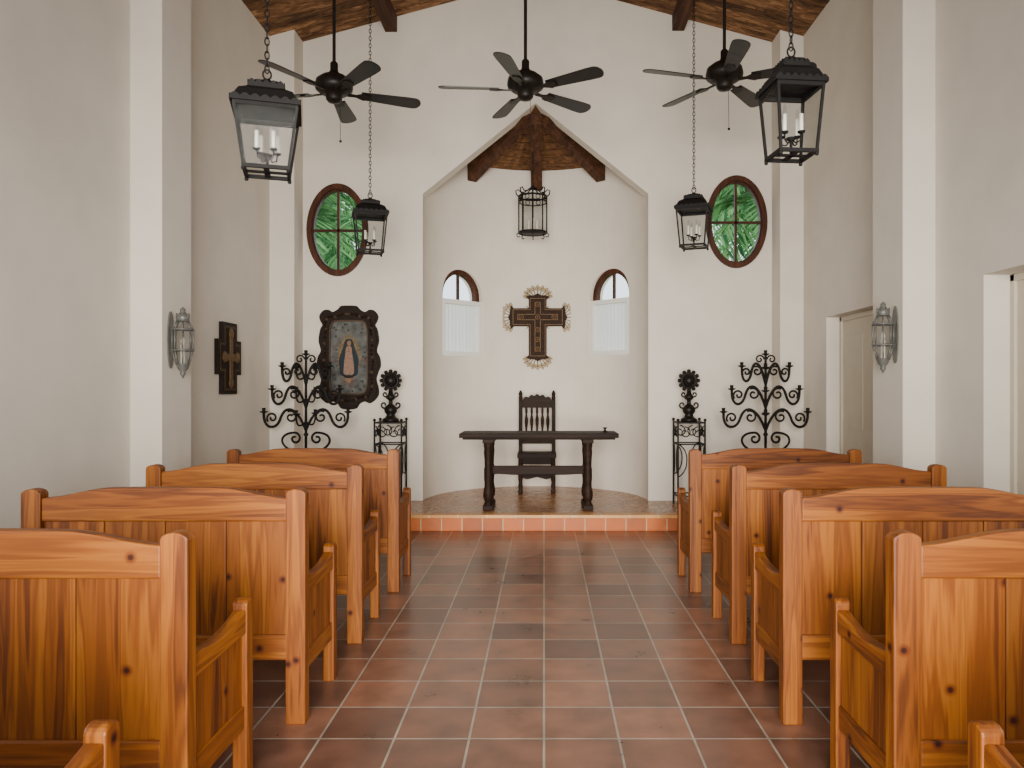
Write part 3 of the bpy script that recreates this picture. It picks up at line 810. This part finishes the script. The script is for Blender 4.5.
def finial(loc):
    b = B()
    b.lathe([(0.001, 0), (0.09, 0), (0.095, 0.03), (0.06, 0.05), (0.045, 0.08), (0.07, 0.11), (0.075, 0.15), (0.05, 0.18), (0.025, 0.20), (0.022, 0.24), (0.05, 0.26), (0.06, 0.285), (0.03, 0.31), (0.02, 0.36), (0.001, 0.37)], M_bronze, n=18)
    for sx in (-1, 1):
        b.tube([(sx*x, 0, z) for x, z in spiral((0.075, 0.19), 0.045, pi, 1.1, 1)], 0.010, M_bronze, 6)
        b.tube([(sx*x, 0, z) for x, z in spiral((0.06, 0.31), 0.035, pi, 1.1, 1)], 0.009, M_bronze, 6)
    c = (0, 0, 0.465)
    b.ball(c, 0.075, M_bronze, 14)
    b.ring(c, 0.082, 0.082, 0.016, M_bronze, 22, 6)
    for k in range(12):
        a = 2*pi*k/12
        b.ball((c[0]+0.106*math.cos(a), 0, c[2]+0.106*math.sin(a)), 0.024, M_bronze, 8)
        b.ball((0.055*math.cos(a), -0.055, c[2]+0.055*math.sin(a)), 0.014, M_bronze, 6)
    return b.build('carved_finial', loc)
for x, y in ((-1.735, 8.60), (1.64, 8.60)):
    stand((x, y, Z0)); finial((x, y, Z0+0.946))

# ------------------------------------------------------------------ garden outside
b = B(); b.box(-30, 30, YB+1.8, 40, -0.3, -0.2, simple('grass', L(80, 110, 60), 0.9, 0, 0.3, 2)); b.build('ground')
M_bark = simple('bark', L(110, 92, 74), 0.9, 0, 0.3, 8)
def palm(x, y, h, nf, fl):
    b = B()
    b.tube([(0, 0, -0.25), (0.1, 0.05, h*0.4), (0, 0, h)], 0.09, M_bark, 8, taper=lambda t: 1-0.35*t)
    for i in range(nf):
        a = 2*pi*i/nf*1.618*3+random.uniform(-.2, .2); el = random.uniform(-0.35, 1.25); l = fl*random.uniform(.8, 1.1)
        d = Vector((math.cos(a), math.sin(a), 0)); side = Vector((-math.sin(a), math.cos(a), 0))
        pts = []
        for k in range(13):
            t = k/12
            pts.append(d*(l*t*math.cos(el)*(1-.15*t))+Vector((0, 0, h+l*t*math.sin(el)-0.75*l*t*t)))
        b.tube(pts, 0.012, M_leaf, 4, taper=lambda t: 1-0.7*t)
        for k in range(1, 26):
            t = k/26; f = t*12; j = int(f); p = pts[j].lerp(pts[min(j+1, 12)], f-j); tg = (pts[min(j+1, 12)]-pts[j]).normalized()
            ll = 0.42*math.sin(pi*(0.15+0.8*t))+0.08
            for s in (-1, 1):
                dd = (side*s+tg*0.7+Vector((0, 0, -0.35+random.uniform(-.15, .15)))).normalized(); wv = tg*0.038
                q = p+dd*ll*.5; e = p+dd*ll+Vector((0, 0, -0.08*ll))
                b.add([p, q+wv, e, q-wv], [(0, 1, 2, 3)], M_leaf)
    return b.build('palm_tree', (x, y, 0))
palm(-3.75, 12.0, 4.1, 30, 1.9)
palm(3.75, 12.4, 4.4, 34, 2.0)
palm(-5.2, 14.6, 5.2, 30, 2.4)
palm(5.4, 14.4, 5.4, 32, 2.4)
palm(-3.9, 15.0, 4.6, 26, 2.2)
palm(3.6, 15.2, 5.4, 30, 2.4)

# ------------------------------------------------------------------ world & lights
w = bpy.data.worlds.new('World'); sc.world = w; w.use_nodes = True
bg = w.node_tree.nodes['Background']; bg.inputs[0].default_value = (0.86, 0.93, 1.0, 1); bg.inputs[1].default_value = 2.6
def area(name, loc, rot, sx, sy, power, col, spread=180):
    l = bpy.data.lights.new(name, 'AREA'); l.shape = 'RECTANGLE'; l.size = sx; l.size_y = sy; l.energy = power; l.color = col; l.spread = math.radians(spread)
    o = bpy.data.objects.new(name, l); sc.collection.objects.link(o); o.location = loc; o.rotation_euler = rot; return o
area('entrance_daylight', (CX, YF-0.15, 1.6), (pi/2-0.05, 0, 0), 2.9, 3.0, 300, (1.0, 0.94, 0.86), 76)
area('left_window_daylight', (XL-0.12, 1.7, 1.85), (0, -pi/2, 0), 2.0, 1.5, 36, (0.84, 0.92, 1.0))
area('right_window_daylight', (XR+0.12, 1.7, 1.85), (0, pi/2, 0), 2.0, 1.5, 36, (0.84, 0.92, 1.0))

cam = bpy.data.cameras.new('camera'); co = bpy.data.objects.new('camera', cam); sc.collection.objects.link(co)
co.location = (0, 0, 1.5); co.rotation_euler = (pi/2, 0, 0)
cam.sensor_width = 36; cam.lens = 760/1024*36; cam.shift_x = -32/1024; cam.shift_y = 4/1024; cam.clip_start = 0.05
sc.camera = co
